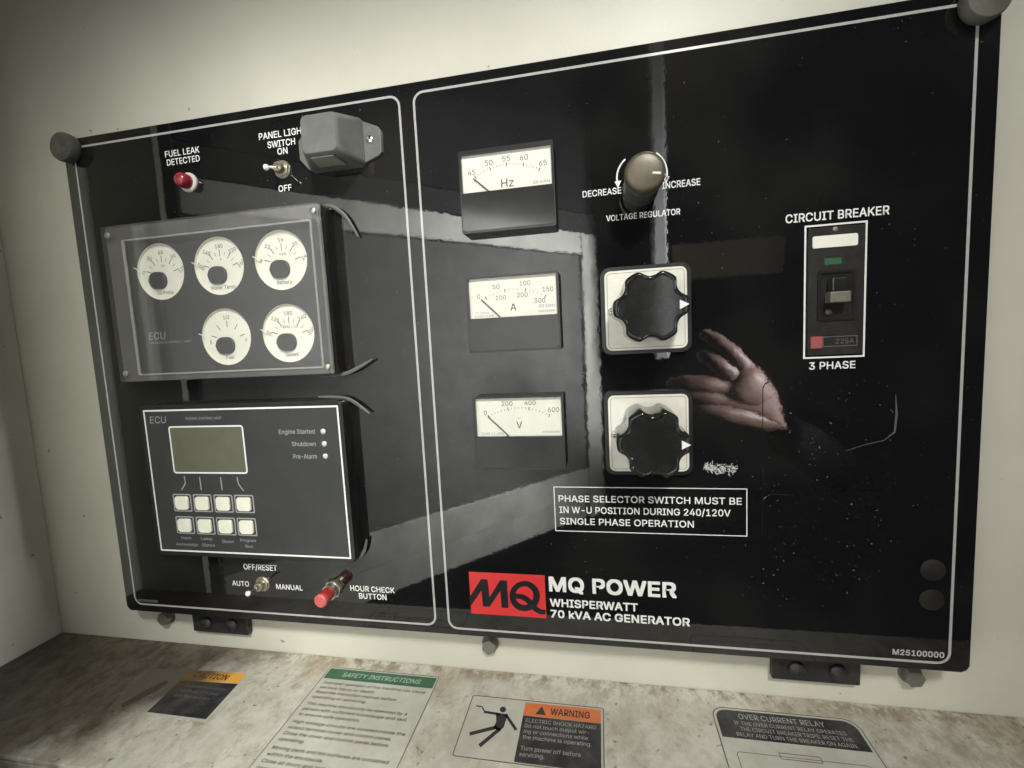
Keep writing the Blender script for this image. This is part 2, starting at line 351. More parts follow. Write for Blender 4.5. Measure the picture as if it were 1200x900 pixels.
# ---- flat lettering
_cache = {}
import os
try: FONT = bpy.data.fonts.load(os.path.join(bpy.utils.system_resource('DATAFILES'), 'fonts', 'Inter.woff2'))
except Exception: FONT = None
def glyphs(s, bold, res=3):
    key = (s, bold, res)
    if key in _cache: return _cache[key]
    c = bpy.data.curves.new('t', 'FONT'); c.body = s; c.size = 1.0; c.resolution_u = res; c.fill_mode = 'FRONT'
    if FONT: c.font = FONT
    c.space_character = 1.0 + bold * 0.8
    o = bpy.data.objects.new('t', c); COL.objects.link(o)
    cu = o.to_curve(bpy.context.evaluated_depsgraph_get())
    loops = []
    for sp in cu.splines:
        P = sp.bezier_points; n = len(P); L = []
        for a in range(n):
            p, q = P[a], P[(a + 1) % n]
            straight = (p.handle_right - p.co).cross(q.co - p.co).length < 1e-5 and (q.handle_left - q.co).cross(q.co - p.co).length < 1e-5
            L += [Vector((v.x, v.y, 0)) for v in ([p.co] if straight else interpolate_bezier(p.co, p.handle_right, q.handle_left, q.co, res + 2)[:-1])]
        L2 = [v for k, v in enumerate(L) if (v - L[k - 1]).length > 1e-5]
        if len(L2) > 2: loops.append(L2)
    o.to_curve_clear(); bpy.data.objects.remove(o); bpy.data.curves.remove(c)
    area2 = lambda L: sum(L[k - 1].x * L[k].y - L[k].x * L[k - 1].y for k in range(len(L)))
    def inside(p, L):
        r = False
        for k in range(len(L)):
            a, b = L[k - 1], L[k]
            if (a.y > p.y) != (b.y > p.y) and p.x < (b.x - a.x) * (p.y - a.y) / (b.y - a.y) + a.x: r = not r
        return r
    ars = [area2(L) for L in loops]; sign = 1 if ars and max(ars, key=abs) > 0 else -1
    outer = [k for k in range(len(loops)) if ars[k] * sign > 0]; holes = {k: [] for k in outer}
    for k in range(len(loops)):
        if ars[k] * sign < 0:
            own = [q for q in outer if inside(loops[k][0], loops[q]) and abs(ars[q]) > abs(ars[k])]
            if own: holes[min(own, key=lambda q: abs(ars[q]))].append(k)
    V, F = [], []
    for z, k in enumerate(outer):          # overlapping contours of one letter are filled one by one, a hair apart
        polys = [loops[k]] + [loops[h] for h in holes[k]]; base = len(V)
        for L in polys: V += [(v.x, v.y, (z % 3)) for v in L]
        F += [tuple(base + q for q in t) for t in tessellate_polygon(polys)]
    _cache[key] = (V, F); return V, F
CAP = {}
def cap(bold):
    if bold not in CAP:
        V, F = glyphs('H', bold); CAP[bold] = (min(v[1] for v in V), max(v[1] for v in V))
    return CAP[bold]
def write(bm, s, x0, zb, h, x1=None, bold=0.012, fr=None, y=None, align='L', res=3, skew=0.0, rot=0.0):
    """lettering with its baseline at zb and capitals h high, from x0, stretched to x1 when given"""
    fr = fr or (lambda u, v: (u * K, y * K, v * K))
    V, F = glyphs(s, bold, res)
    if not V: return
    c0, c1 = cap(bold); sy = h / (c1 - c0); a = min(v[0] for v in V); b = max(v[0] for v in V)
    sx = (x1 - x0) / (b - a) if x1 is not None else sy
    wid = (b - a) * sx; off = 0 if align == 'L' else (-wid / 2 if align == 'C' else -wid)
    cr, sr = math.cos(rot), math.sin(rot)
    rad = bold * sy * 0.9
    shifts = [(0, 0)]
    if bold >= 0.003: shifts = [(math.cos(k * math.pi / 2 + .78) * rad, math.sin(k * math.pi / 2 + .78) * rad) for k in range(4)]
    if bold >= 0.025: shifts = [(i * rad * .9, j * rad * .9) for i in (-1, 0, 1) for j in (-1, 0, 1)]
    f0 = Vector(fr(0, 0)); nrm = (Vector(fr(1, 0)) - f0).cross(Vector(fr(0, 1)) - f0).normalized()
    for q, (du, dv) in enumerate(shifts):
        vs = []
        for vx, vy, vz in V:
            u = (vx - a) * sx + off + du; v = (vy - c0) * sy + dv; u += skew * v
            if rot: u, v = u * cr - (v - h / 2) * sr, u * sr + (v - h / 2) * cr + h / 2
            vs.append(bm.verts.new(Vector(fr(x0 + u, zb + v)) + nrm * (q * 4e-6 + vz * 1.3e-6)))
        for f in F:
            p0, p1, p2 = (vs[i] for i in f)
            if (p1.co - p0.co).cross(p2.co - p0.co).dot(nrm) < 0: p1, p2 = p2, p1
            try: bm.faces.new((p0, p1, p2))
            except ValueError: pass
    return bm

# ================================================================== the setting
bm = BM(); box(bm, -520, 800, 24, 30, -560, 520)
tag(new_obj('back_wall', bm, M_wall), 'cream painted back wall of the housing behind the panel', kind='structure')
bm = BM(); box(bm, -494, -487, -132, 23.5, -560, 520)
tag(new_obj('side_wall', bm, M_wall), 'shaded cream side wall of the housing at the left', kind='structure')
bm = BM(); box(bm, -700, 900, -430, -400, 372, 900, 4)  # unseen bar added to shade the top left of the wall
tag(new_obj('roof_blocker', bm, M_wall), 'unseen roof edge added above the opening to shade the upper wall', kind='structure')
bm = BM(); box(bm, -500, -385, -129, -121, -600, 900)  # added out of view to keep light off the side wall
tag(new_obj('jamb_blocker', bm, M_wall), 'unseen cream return added outside the left edge to shade the side wall', kind='structure')
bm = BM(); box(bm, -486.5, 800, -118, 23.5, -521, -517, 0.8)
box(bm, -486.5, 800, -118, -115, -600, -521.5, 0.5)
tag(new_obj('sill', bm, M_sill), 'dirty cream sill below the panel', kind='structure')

# ================================================================== control panel
panel = empty('control_panel')
tag(panel, 'glossy black generator control panel with gauges, meters and selector switches', 'control panel')
bm = BM(); prism(bm, rrect(-357, 404, -466.5, 8.5, 5), 14, 0, 0.8)
new_obj('panel_plate', bm, M_panel, panel, True)
bm = BM(); border(bm, -346.2, -12.2, -459.6, 1.3, 9, 1.9, -0.12); new_obj('border_line', bm, M_line, panel)
bm = BM(); border(bm, -1.3, 391.8, -461.3, 1.3, 9, 1.9, -0.12); new_obj('border_line', bm, M_line, panel)
PY = -0.15
def lettering(lines, parent=panel, material=None, y=PY, bold=0.016, name='lettering', label=None, fr=None, res=3, align='L'):
    for s, x0, x1, zb, h in lines:
        bm = BM(); write(bm, s, x0, zb, h, x1, bold, fr, y, align, res)
        new_obj(name, bm, material or M_print, parent, 'keep')
lettering([('FUEL LEAK', -243.5, -206.8, -20.6, 5.2), ('DETECTED', -242.4, -207.4, -28.0, 5.2)])
lettering([('PANEL LIGHT', -145, -99.0, -17.8, 5.3), ('SWITCH', -137.3, -110.6, -25.6, 5.2), ('ON', -128.3, -118.6, -32.2, 5.2), ('OFF', -130.7, -118, -63.2, 5.1)])
lettering([('OFF/RESET', -209.2, -172.2, -414.4, 5.6), ('AUTO', -224.4, -205.4, -432.0, 5.0), ('MANUAL', -175, -146.4, -432.9, 5.0)])
lettering([('HOUR CHECK', -95.7, -51.2, -430.2, 5.2), ('BUTTON', -87.4, -59.8, -437.4, 5.2)], bold=0.02)
lettering([('DECREASE', 132.6, 161.7, -95.7, 4.6), ('INCREASE', 191.8, 218.8, -95.7, 4.8), ('VOLTAGE REGULATOR', 150.0, 204.4, -115.5, 4.3)])
lettering([('CIRCUIT BREAKER', 277, 343, -129, 5.8), ('3 PHASE', 293.6, 323.9, -236, 5.2)], bold=0.02)
lettering([('PHASE SELECTOR SWITCH MUST BE', 104.1, 246.9, -340.2, 5.4), ('IN W-U POSITION DURING 240/120V', 104.3, 238.7, -349.9, 5.4), ('SINGLE PHASE OPERATION', 104.4, 211.2, -359.8, 5.4)], bold=0.016, res=4)
bm = BM(); border(bm, 100, 251, -366, -327.2, 0, 0.7, PY); new_obj('notice_border', bm, M_print, panel)
lettering([('MQ POWER', 93.1, 196.6, -419.6, 12.2)], bold=0.034, res=5)
lettering([('WHISPERWATT', 92.9, 165.9, -433.6, 6.6), ('70 kVA AC GENERATOR', 93.2, 207, -443.8, 6.6)], bold=0.028, res=4)
lettering([('M25100000', 353.6, 387.3, -455.9, 4.2)], bold=0.03, material=M_line)
lettering([('M25100000', -341.5, -317.1, -455.9, 2.6)], bold=0.0, material=M_greyprint)
# red logo block with black monogram
lg = new_obj('logo', sheet(BM(), rrect(21.3, 89.05, -445, -405.9), PY), M_red, panel)
def lgf(X, Y):
    v = (Y - 90) / 507.0; u = (X - 90) / 895.0
    for _ in range(4): u, v = (X - 90 - 30 * v) / 895.0, (Y - 90 - 40 * u) / 507.0
    return ((21.3 + 67.75 * u) * K, (PY - 0.1) * K, (-405.9 - 39.1 * v) * K)
bm = BM()
tri = [[(92, 410), (240, 178), (245, 315), (112, 510)], [(240, 178), (318, 183), (335, 330), (245, 315)], [(245, 315), (335, 330), (343, 395), (262, 510)],
       [(343, 395), (345, 512), (262, 510)], [(343, 395), (468, 190), (470, 320), (345, 512)], [(468, 190), (550, 195), (556, 300), (470, 320)], [(470, 320), (556, 300), (572, 522), (487, 522)]]
for t in tri: sheet(bm, t, 0, lgf)
A = [bm.verts.new(lgf(758 + 178 * math.cos(t * math.pi / 24), 378 + 180 * math.sin(t * math.pi / 24))) for t in range(48)]
B_ = [bm.verts.new(lgf(755 + 105 * math.cos(t * math.pi / 24), 372 + 110 * math.sin(t * math.pi / 24))) for t in range(48)]
for i in range(48): bm.faces.new((A[i], A[(i + 1) % 48], B_[(i + 1) % 48], B_[i]))
lgf2 = lambda X, Y: tuple(Vector(lgf(X, Y)) + Vector((0, -0.00005, 0)))
stroke(bm, [(590, 400), (660, 378), (730, 385), (790, 420), (840, 470), (890, 530), (940, 560), (1003, 566)], [60, 62, 64, 66, 68, 66, 60, 56], lgf2)
new_obj('monogram', bm, M_blackprint, lg)
# voltage regulator arrows
bm = BM(); F0 = lambda u, v: (u * K, PY * K, v * K)
arc = [(176 + 17.2 * math.cos(math.radians(a)), -84.5 + 17.2 * math.sin(math.radians(a))) for a in range(128, 196, 6)]
stroke(bm, arc, 1.2, F0); sheet(bm, [(156.9, -86.5), (159.4, -91.8), (162.0, -86.2)], PY - 0.01); new_obj('turn_arrow', bm, M_print, panel); bm = BM()
arc = [(176 + 19.5 * math.cos(math.radians(a)), -84.5 + 19.5 * math.sin(math.radians(a))) for a in range(52, -16, -6)]
stroke(bm, arc, 1.2, F0); sheet(bm, [(192.7, -87.5), (194.6, -92.0), (197.3, -87.0)], PY)
new_obj('turn_arrow', bm, M_print, panel)
# film lying over cut-outs that are not used: faint raised rectangles
bm = BM(); prism(bm, rrect(262, 350, -327, -244, 5), -0.01, -0.9, 0.7); new_obj('blank_cover', bm, M_panel, panel, True)
bm = BM(); prism(bm, rrect(262, 342, -417, -332, 5), -0.01, -0.8, 0.6); new_obj('blank_cover', bm, M_panel, panel, True)
M_disc = mat('disc_grey', (0.009, 0.009, 0.008), rough=0.45, dust=0.06, vscale=80)  # dark grey for two low discs raised on the panel
for zc in (-387.6, -410.8):
    bm = BM(); lathe(bm, 378, zc, [(8.2, -0.01), (8.0, -0.5), (6.5, -1.0), (3.5, -1.25), (0, -1.3)], 24)
    new_obj('low_disc', bm, M_disc, panel, True)
# a torn corner of the film, lifted off the cover
bm = BM(); T3 = [(318, -1.1, -297.5), (330, -1.3, -293.0), (343, -1.5, -289.5), (349.5, -1.7, -283.5), (350.5, -1.5, -270), (349.8, -1.1, -256)]
bm = BM(); tube(bm, T3, [0.15, 0.25, 0.25, 0.7, 0.8, 0.2], 6); new_obj('film_edge', bm, mat('film_edge', (0.09, 0.09, 0.085), rough=0.3), panel)
# pale squiggles painted in for a glint on the crinkled film
M_glint = mat('film_glint', (0.82, 0.82, 0.80), rough=0.2, metal=0.2, coat=1.0)
def glint_squiggles(cx, cz, w, h, n, r):
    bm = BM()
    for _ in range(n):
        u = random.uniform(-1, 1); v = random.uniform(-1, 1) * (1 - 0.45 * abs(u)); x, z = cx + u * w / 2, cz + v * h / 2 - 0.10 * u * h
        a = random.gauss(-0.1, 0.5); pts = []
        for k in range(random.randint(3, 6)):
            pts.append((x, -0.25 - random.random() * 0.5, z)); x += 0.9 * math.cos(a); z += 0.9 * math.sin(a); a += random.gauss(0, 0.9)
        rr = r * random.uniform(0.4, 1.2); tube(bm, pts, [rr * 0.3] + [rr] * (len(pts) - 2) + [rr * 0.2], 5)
    o = new_obj('film_glint', bm, M_glint, panel, True); o['kind'] = 'stuff'; return o
glint_squiggles(230.0, -311.2, 23, 8, 150, 0.20)

# ---- corner knobs
def corner_knob(x, z, lab):
    bm = BM(); lathe(bm, x, z, [(11.5, 0), (12.6, -1), (13.2, -4), (13.2, -8), (12.4, -10), (9, -11.2), (0, -11.6)], 32)
    o = new_obj('corner_knob', bm, M_rubber, panel, True); o['label'] = lab; return o
corner_knob(-347, -1.5, 'round dusty rubber knob at the top left panel corner')
corner_knob(391, -2, 'round dusty rubber knob at the top right panel corner')

# ---- fuel leak lamp
bm = BM(); lathe(bm, -221, -45.5, [(8.6, 0), (8.6, -1.6), (7.8, -2.6), (6.6, -2.6)], 32)
lamp = new_obj('indicator_lamp', bm, mat('lamp_bezel', (0.62, 0.60, 0.54), rough=0.35, dust=0.2), panel, True); lamp['label'] = 'round red fuel leak indicator lamp'
bm = BM(); lathe(bm, -221, -45.5, [(6.4, -2), (6.4, -7.5), (6.0, -10), (4.6, -11.8), (2.4, -12.7), (0, -13.0)], 28)
new_obj('red_lens', bm, M_redlens, lamp, True)

# ---- toggle switches
M_tip = mat('lever_tip', (0.78, 0.77, 0.72), rough=0.25, coat=0.5)
def toggle(x, z, tip, lab):
    bm = BM(); prism(bm, circ(x, z, 7.0, 6, 0.3), 0, -2.4, 0.5); lathe(bm, x, z, [(7.6, 0), (7.6, -0.6), (0, -0.6)], 28)
    o = new_obj('toggle_switch', bm, M_metal, panel, True); o['label'] = lab
    bm = BM(); lathe(bm, x, z, [(4.6, -2), (4.6, -6.4), (4.0, -7.2), (2.8, -7.2), (2.4, -5.5), (0, -5.5)], 24); new_obj('threaded_collar', bm, M_metal, o, True)
    bm = BM(); a = Vector((x, -5, z)); b = Vector(tip)
    tube(bm, [a, a.lerp(b, .5), a.lerp(b, .82)], [1.0, 1.3, 1.6], 12); new_obj('lever', bm, M_chrome, o, True)
    bm = BM(); tube(bm, [a.lerp(b, .8), a.lerp(b, .9), b, b + (b - a).normalized() * 1.4], [1.5, 2.3, 2.5, 1.2], 12); new_obj('lever_tip', bm, M_tip, o, True)
toggle(-125.2, -44.8, (-125.2, -21.5, -50.5), 'small metal panel light toggle switch flicked down')
toggle(-189.7, -428.6, (-188.2, -21.5, -426.4), 'small metal auto and manual toggle switch')

# ---- hour check button
bm = BM(); prism(bm, circ(-112.5, -428.4, 9.0, 6, 0.2), 0, -4, 0.6); lathe(bm, -112.5, -428.4, [(7.2, -3), (7.2, -9), (0, -9)], 24)
hb = new_obj('push_button', bm, M_metal, panel, True); hb['label'] = 'red hour check push button'
bm = BM(); lathe(bm, -112.5, -428.4, [(5.3, -8), (5.9, -9), (5.9, -19), (5.4, -20)], 28); new_obj('button_stem', bm, M_redbtn, hb, True)
bm = BM(); lathe(bm, -112.5, -428.4, [(5.9, -19.6), (6.2, -20.4), (6.1, -22.6), (5.2, -23.4), (0, -23.7)], 28); new_obj('button_cap', bm, M_redcap, hb, True)

# ---- panel light
bm = BM()
base = rrect(-96, -45.5, -52, -13.5, 4, 3); top = rrect(-85.5, -53.2, -50, -18.8, 5, 3)
B0 = [bm.verts.new((x * K, 0, z * K)) for x, z in base]; B1 = [bm.verts.new((x * K, -0.004, z * K)) for x, z in base]
T0 = [bm.verts.new((x * K, -0.0285, z * K)) for x, z in top]; T1 = [bm.verts.new((x * K, -0.0305, z * K)) for x, z in rrect(-83.8, -54.9, -48.4, -20.4, 4, 3)]
N = len(base)
for P, Q in ((B0, B1), (B1, T0), (T0, T1)):
    for i in range(N): bm.faces.new((P[i], P[(i + 1) % N], Q[(i + 1) % N], Q[i]))
bm.faces.new(T1); bm.faces.new(B0[::-1])
pl = new_obj('panel_light', bm, M_lamp, panel, True); pl['label'] = 'boxy grey panel lamp with a mounting flange'
bm = BM(); prism(bm, [(-106, -40), (-106, -25), (-98, -16), (-46, -16), (-32.5, -22), (-30.2, -25), (-30.2, -42.5), (-33, -45), (-46, -49.5), (-98, -49.5)], 0, -2.6, 0.6)
new_obj('flange', bm, M_lamp, pl, True)
bm = BM(); lathe(bm, -40, -31.5, [(2.8, -2.4), (2.8, -3.4), (1.8, -4.0), (0, -4.1)], 16); new_obj('screw', bm, M_chrome, pl, True)
bm = BM()
q = [(-80, -27, -51.2), (-60, -27, -51.2), (-58, -12, -52.6), (-82, -12, -52.6)]
lo = [bm.verts.new(Vector(p) * K) for p in q]; hi = [bm.verts.new((Vector(p) + Vector((0, 0, 2.5))) * K) for p in q]
bm.faces.new(lo); bm.faces.new(hi)
for i in range(4): bm.faces.new((lo[i], lo[(i + 1) % 4], hi[(i + 1) % 4], hi[i]))
new_obj('lamp_window', bm, M_lampwin, pl)

# ================================================================== gauge unit
bm = BM(); prism(bm, rrect(-302, -81, -224.5, -81.5, 3), 0, -13, 0.6)
gu = new_obj('gauge_unit', bm, M_blackpl, panel, True); gu['label'] = 'grey engine gauge unit with five white dials under a clear cover'
GX = [(-247.2, -125.3), (-185.6, -125.0), (-124.0, -125.0), (-186.0, -187.3), (-123.6, -187.4)]
GR = 25.2
bm = BM()
def loop(bm, pts, y):
    vs = [bm.verts.new((x * K, y * K, z * K)) for x, z in pts]; return [bm.edges.new((vs[i], vs[(i + 1) % len(vs)])) for i in range(len(vs))]
E_ = loop(bm, rrect(-300, -83, -222.6, -83.4, 3), -15.6)
for c in GX: E_ += loop(bm, circ(c[0], c[1], GR, 40), -15.6)
bmesh.ops.triangle_fill(bm, use_beauty=True, use_dissolve=False, edges=E_)
face = new_obj('gauge_face', bm, M_gaugeface, gu)
HX = [(-252.0, -132.7), (-188.8, -132.6), (-126.1, -132.2), (-188.5, -195.1), (-126.4, -195.0)]
NX = [(-275.8, -119.4), (-213.0, -119.9), (-151.0, -119.8), (-214.0, -183.1), (-150.4, -182.7)]
GT = [('Oil Press', 'psi', ['0', '30', '60', '90', '120']), ('Water Temp', 'F', ['100', '160', '190', '220', '280']), ('Battery', 'volts', ['8', '12', '16', '20', '24']),
      ('Fuel', '', ['E', '', '1/2', '', 'F']), ('Speed', 'RPM x 10', ['0', '60', '120', '180', '240'])]
GNUM = [['0', '30', '60', '90', '120'], ['100', '140', '180', '220', '260'], ['8', '12', '16', '20', '24'], ['E', '', '1/2', '', 'F'], ['60', '120', '180', '240', '300']]
for k, (cx, cz) in enumerate(GX):
    bm = BM(); lathe(bm, cx, cz, [(GR, -15.55), (GR, -13.2), (0, -13.2)], 40)
    # open cup: remove the front cap
    bm.faces.ensure_lookup_table()
    for f in [f for f in bm.faces if len(f.verts) == 40 and f.calc_center_median().y < -0.0154]: bm.faces.remove(f)
    d = new_obj('gauge_dial', bm, M_dial, gu)
    d['label'] = ['oil pressure dial at the top left', 'water temperature dial at the top middle', 'battery volts dial at the top right', 'fuel dial at the bottom left', 'engine speed dial at the bottom right'][k]
    hx, hz = HX[k]
    bm = BM(); prism(bm, [(hx + (p[0]) , hz + (p[1])) for p in rrect(-10.0, 8.8, -7.6, 7.6, 6.8, 6)], -13.3, -15.2, 0.8)
    new_obj('needle_hub', bm, M_gaugeface, gu, True)
    bm = BM(); nx, nz = NX[k]; t = Vector((nx - hx, nz - hz)).normalized()
    stroke(bm, [(nx - t.x * 7, nz - t.y * 7), (nx, nz)], [1.3, 0.7], lambda u, v: (u * K, -0.01595, v * K)); new_obj('needle', bm, mat('needle_white', (0.72, 0.72, 0.66), rough=0.5) if k == 0 else bpy.data.materials['needle_white'], gu)
    bm = BM(); F1 = lambda u, v: (u * K, -0.01332, v * K)
    maj = 5; n_ = 9 if k != 3 else 5
    for i in range(n_):
        a = math.radians(162 - 144 * i / (n_ - 1)); big = (i % 2 == 0) or k == 3
        r1 = 18.2 if big else 17.0; r0 = 12.6 if big else 13.6
        if big and k != 3: r1 = 18.6
        stroke(bm, [(cx + r0 * math.cos(a), cz - 4 + r0 * math.sin(a)), (cx + r1 * math.cos(a), cz - 4 + r1 * math.sin(a))], 0.75 if big else 0.5, F1)
    new_obj('scale_marks', bm, M_inkgrey, gu)
    bm = BM()
    for i, s in enumerate(GNUM[k]):
        if not s: continue
        a = math.radians(166 - 152 * i / 4); r = 21.4
        if k == 3 and i in (0, 4): a = math.radians(180 if i == 0 else 0); r = 18.5
        write(bm, s, cx + r * math.cos(a) * 1.0, cz - 4 + r * math.sin(a) - 1.6, 3.2, None, 0.014, F1, align='C', res=2, rot=(math.radians(80) - a * 80 / 90) * 0.6 if k != 3 else 0)
    nm, un = GT[k][0], GT[k][1]
    write(bm, nm, cx, cz - 20.0, 3.2, None, 0.012, F1, align='C', res=2)
    if un: write(bm, un, cx + 1, cz + 4.5, 2.4, None, 0.0, F1, align='C', res=2)
    new_obj('lettering', bm, M_inkgrey, gu, 'keep')
bm = BM(); write(bm, 'ECU', -268.6, -186, 6.6, -250.6, 0.0, y=-15.75, skew=0.12); new_obj('lettering', bm, M_greyprint, gu, 'keep'); bm = BM(); write(bm, 'ENGINE CONTROL UNIT', -266.8, -190.0, 1.7, -222, 0.0, y=-15.75, res=2)
new_obj('lettering', bm, M_greyprint, gu, 'keep')
# clear cover: a thick plate with a stepped rim
bm = BM(); box(bm, -301.5, -81.5, -20.2, -16.3, -224, -82, 0.6); new_obj('clear_cover', bm, M_clear, gu)
bm = BM(); ring3(bm, rrect(-279, -88.5, -218.5, -95.5, 1.5), rrect(-277, -90, -217, -97, 1.2), -20.25, -21.4); new_obj('cover_rim', bm, M_rim, gu)
bm = BM(); ring3(bm, rrect(-301, -82, -223.6, -82.4, 2), rrect(-281, -86.0, -220, -94, 2), -15.7, -16.2); new_obj('cover_flange', bm, mat('flange_grey', (0.085, 0.086, 0.082), rough=0.3, dust=0.3, vscale=40), gu)
for x, z in ((-294, -90), (-86.5, -89), (-294, -216), (-86.0, -218)):
    bm = BM(); lathe(bm, x, z, [(2.6, -20.1), (2.6, -21.2), (1.7, -21.8), (0, -21.9)], 14); new_obj('cover_screw', bm, M_metal, gu, True)

# ================================================================== engine controller
EY = -14.0
bm = BM(); prism(bm, rrect(-292, -79.5, -395.5, -247.5, 5), 0, EY, 1.0)
ec = new_obj('engine_controller', bm, M_blackpl, panel, True); ec['label'] = 'dark engine controller with a small screen and eight cream buttons'
bm = BM(); sheet(bm, rrect(-287.2, -83.6, -391, -252.5), EY - 0.08); new_obj('faceplate', bm, M_ecu, ec)
bm = BM(); border(bm, -287.8, -83.2, -391.6, -251.9, 0.8, 1.6, EY - 0.16); new_obj('border_line', bm, M_print, ec)
bm = BM(); sheet(bm, rrect(-260, -181.5, -312.3, -269, 1.5), EY - 0.16); scr = new_obj('screen', bm, M_lcd, ec)
bm = BM(); border(bm, -261.4, -180.2, -313.6, -267.8, 3, 1.5, EY - 0.22); new_obj('screen_frame', bm, M_print, ec)
bm = BM(); write(bm, 'ECU', -281.3, -264.8, 6.6, -263.4, 0.0, y=EY - 0.16, skew=0.1); new_obj('lettering', bm, M_greyprint, ec, 'keep')
y_ = EY - 0.16
for s, x0, x1, zb, h in (('ENGINE CONTROL UNIT', -240.7, -201.7, -262.0, 2.3), ('Engine Started', -143.8, -108, -276.6, 3.9), ('Shutdown', -131.7, -108, -287.8, 3.9), ('Pre-Alarm', -131.6, -108, -299.2, 3.9),
                         ('Horn', -262, -251, -379, 2.8), ('Acknowledge', -268.9, -244.4, -385.4, 2.8), ('Lamp', -239.7, -227.3, -379, 2.8), ('Silence', -239.6, -225.3, -385.3, 2.8), ('Down', -216.2, -204, -381, 2.8), ('Program', -196.3, -179.8, -379.1, 2.8), ('Run', -191.5, -183.7, -385, 2.8)):
    bm = BM(); write(bm, s, x0, zb, h, x1, 0.004 if h > 3 else 0.0, y=y_, res=2); new_obj('lettering', bm, M_greyprint, ec, 'keep')
F2 = lambda u, v: (u * K, (EY - 0.16) * K, v * K)
for P in ([(-250.3, -316.3), (-249.9, -323.4), (-255.1, -329.7)], [(-233.2, -316.8), (-233.0, -329.4)], [(-210.2, -316.8), (-210, -329.3)], [(-192.3, -316.7), (-191.7, -323.2), (-187, -329.7)]):
    bm = BM(); stroke(bm, P, 1.1, F2); new_obj('leader_line', bm, M_greyprint, ec)
for z in (-274.8, -285.9, -297.1):
    bm = BM(); lathe(bm, -99.6, z, [(2.5, EY), (2.5, EY - 0.6), (1.6, EY - 1.4), (0, EY - 1.7)], 16); new_obj('status_light', bm, mat('led_clear', (0.5, 0.5, 0.47), rough=0.15, coat=1) if z == -274.8 else bpy.data.materials['led_clear'], ec, True)
for j, z in enumerate((-342.4, -364.6)):
    for i, x in enumerate((-255.8, -233.0, -210.1, -187.6)):
        bm = BM(); border(bm, x - 10.3, x + 10.3, z - 8.7, z + 8.7, 1.6, 1.2, EY - 0.18); new_obj('button_outline', bm, M_greyprint, ec)
        bm = BM(); prism(bm, rrect(x - 7.2, x + 7.2, z - 6.4, z + 6.4, 2.2), EY, EY - 1.6, 0.6); new_obj('button', bm, M_btn, ec, True)

# silicone beads peeling out at the right corners of both units
for own, P in ((gu, [(-96, -3, -80.0), (-79.3, -4, -80.6), (-66.7, -4, -90.3), (-57.3, -3, -108.8)]), (gu, [(-105.5, -3, -227.5), (-79.3, -4, -226.0), (-66, -5, -220.5), (-52.2, -5, -213.6)]),
               (ec, [(-109.4, -2, -245.5), (-81.6, -3, -246.2), (-70, -4, -253), (-59.6, -4, -261.6)]), (ec, [(-97.8, -2, -402), (-83, -3, -397), (-75.5, -4, -389), (-72.5, -4, -377.4)])):
    bm = BM(); pts = []
    for i in range(len(P) - 1):
        for t in range(4): pts.append(Vector(P[i]).lerp(Vector(P[i + 1]), t / 4))
    pts.append(Vector(P[-1]))
    for _ in range(3): pts = [pts[0]] + [(pts[i - 1] + pts[i] * 2 + pts[i + 1]) / 4 for i in range(1, len(pts) - 1)] + [pts[-1]]
    tube(bm, pts, [0.5 + 1.3 * math.sin(math.pi * (0.12 + 0.8 * i / (len(pts) - 1))) for i in range(len(pts))], 10, 0.5); new_obj('sealant_bead', bm, M_gasket, own, True)

# ================================================================== panel meters
def meter(name, z1, z0, wt, wb, label, nums, arc_c, arc_r, a0, a1, majors, minors, needle, unit, unitpos, unith, extra):
    bm = BM(); x0, x1 = 37.5, 112.2
    prism(bm, rrect(x0, x1, z0, z1, 1.5), 0, -9.4)
    ring3(bm, rrect(x0, x1, z0, z1, 1.5), rrect(39.6, 110.3, wb, wt, 0.6), -9.4, -12.2)
    o = new_obj(name, bm, M_blackpl, panel); o['label'] = label
    bm = BM(); sheet(bm, rrect(39.5, 110.4, wb - 0.5, wt + 0.1), -9.6); new_obj('dial_face', bm, M_dial, o)
    bm = BM(); prism(bm, rrect(x0 + 1.2, x1 - 1.2, z0 + 1.6, wb - 0.2, 1.2), -9, -12.9, 0.6); new_obj('lower_cover', bm, M_meterlow, o, True)
    bm = BM(); sheet(bm, rrect(39.55, 110.35, wb, wt), -11.9); new_obj('window_glass', bm, M_glass, o)
    bm = BM(); G = lambda u, v: (u * K, -0.00966, v * K)
    n = majors * minors
    for i in range(n + 1):
        a = math.radians(a0 + (a1 - a0) * i / n); big = i % minors == 0
        r0, r1 = arc_r - (1.4 if big else 0.6), arc_r + (1.5 if big else 0.9)
        stroke(bm, [(arc_c[0] + r0 * math.cos(a), arc_c[1] + r0 * math.sin(a)), (arc_c[0] + r1 * math.cos(a), arc_c[1] + r1 * math.sin(a))], 0.75 if big else 0.38, G)
    new_obj('scale_marks', bm, M_inkgrey if name != 'frequency_meter' else M_ink, o)
    bm = BM()
    for s, x, z, h in nums: write(bm, s, x, z - h / 2, h, None, 0.0, G, align='C')
    write(bm, unit, unitpos[0], unitpos[1] - unith / 2, unith, None, 0.006, G, align='C')
    new_obj('lettering', bm, M_ink, o, 'keep')
    for s, x, z, h, al in extra:
        bm = BM(); write(bm, s, x, z, h, None, 0.0, G, align=al, res=2); new_obj('small_print', bm, M_inkgrey, o, 'keep')
    bm = BM(); a, b = needle; tube(bm, [(a[0], -10.4, a[1]), (b[0], -10.4, b[1])], 0.42, 6); new_obj('needle', bm, M_ink, o)
    return o
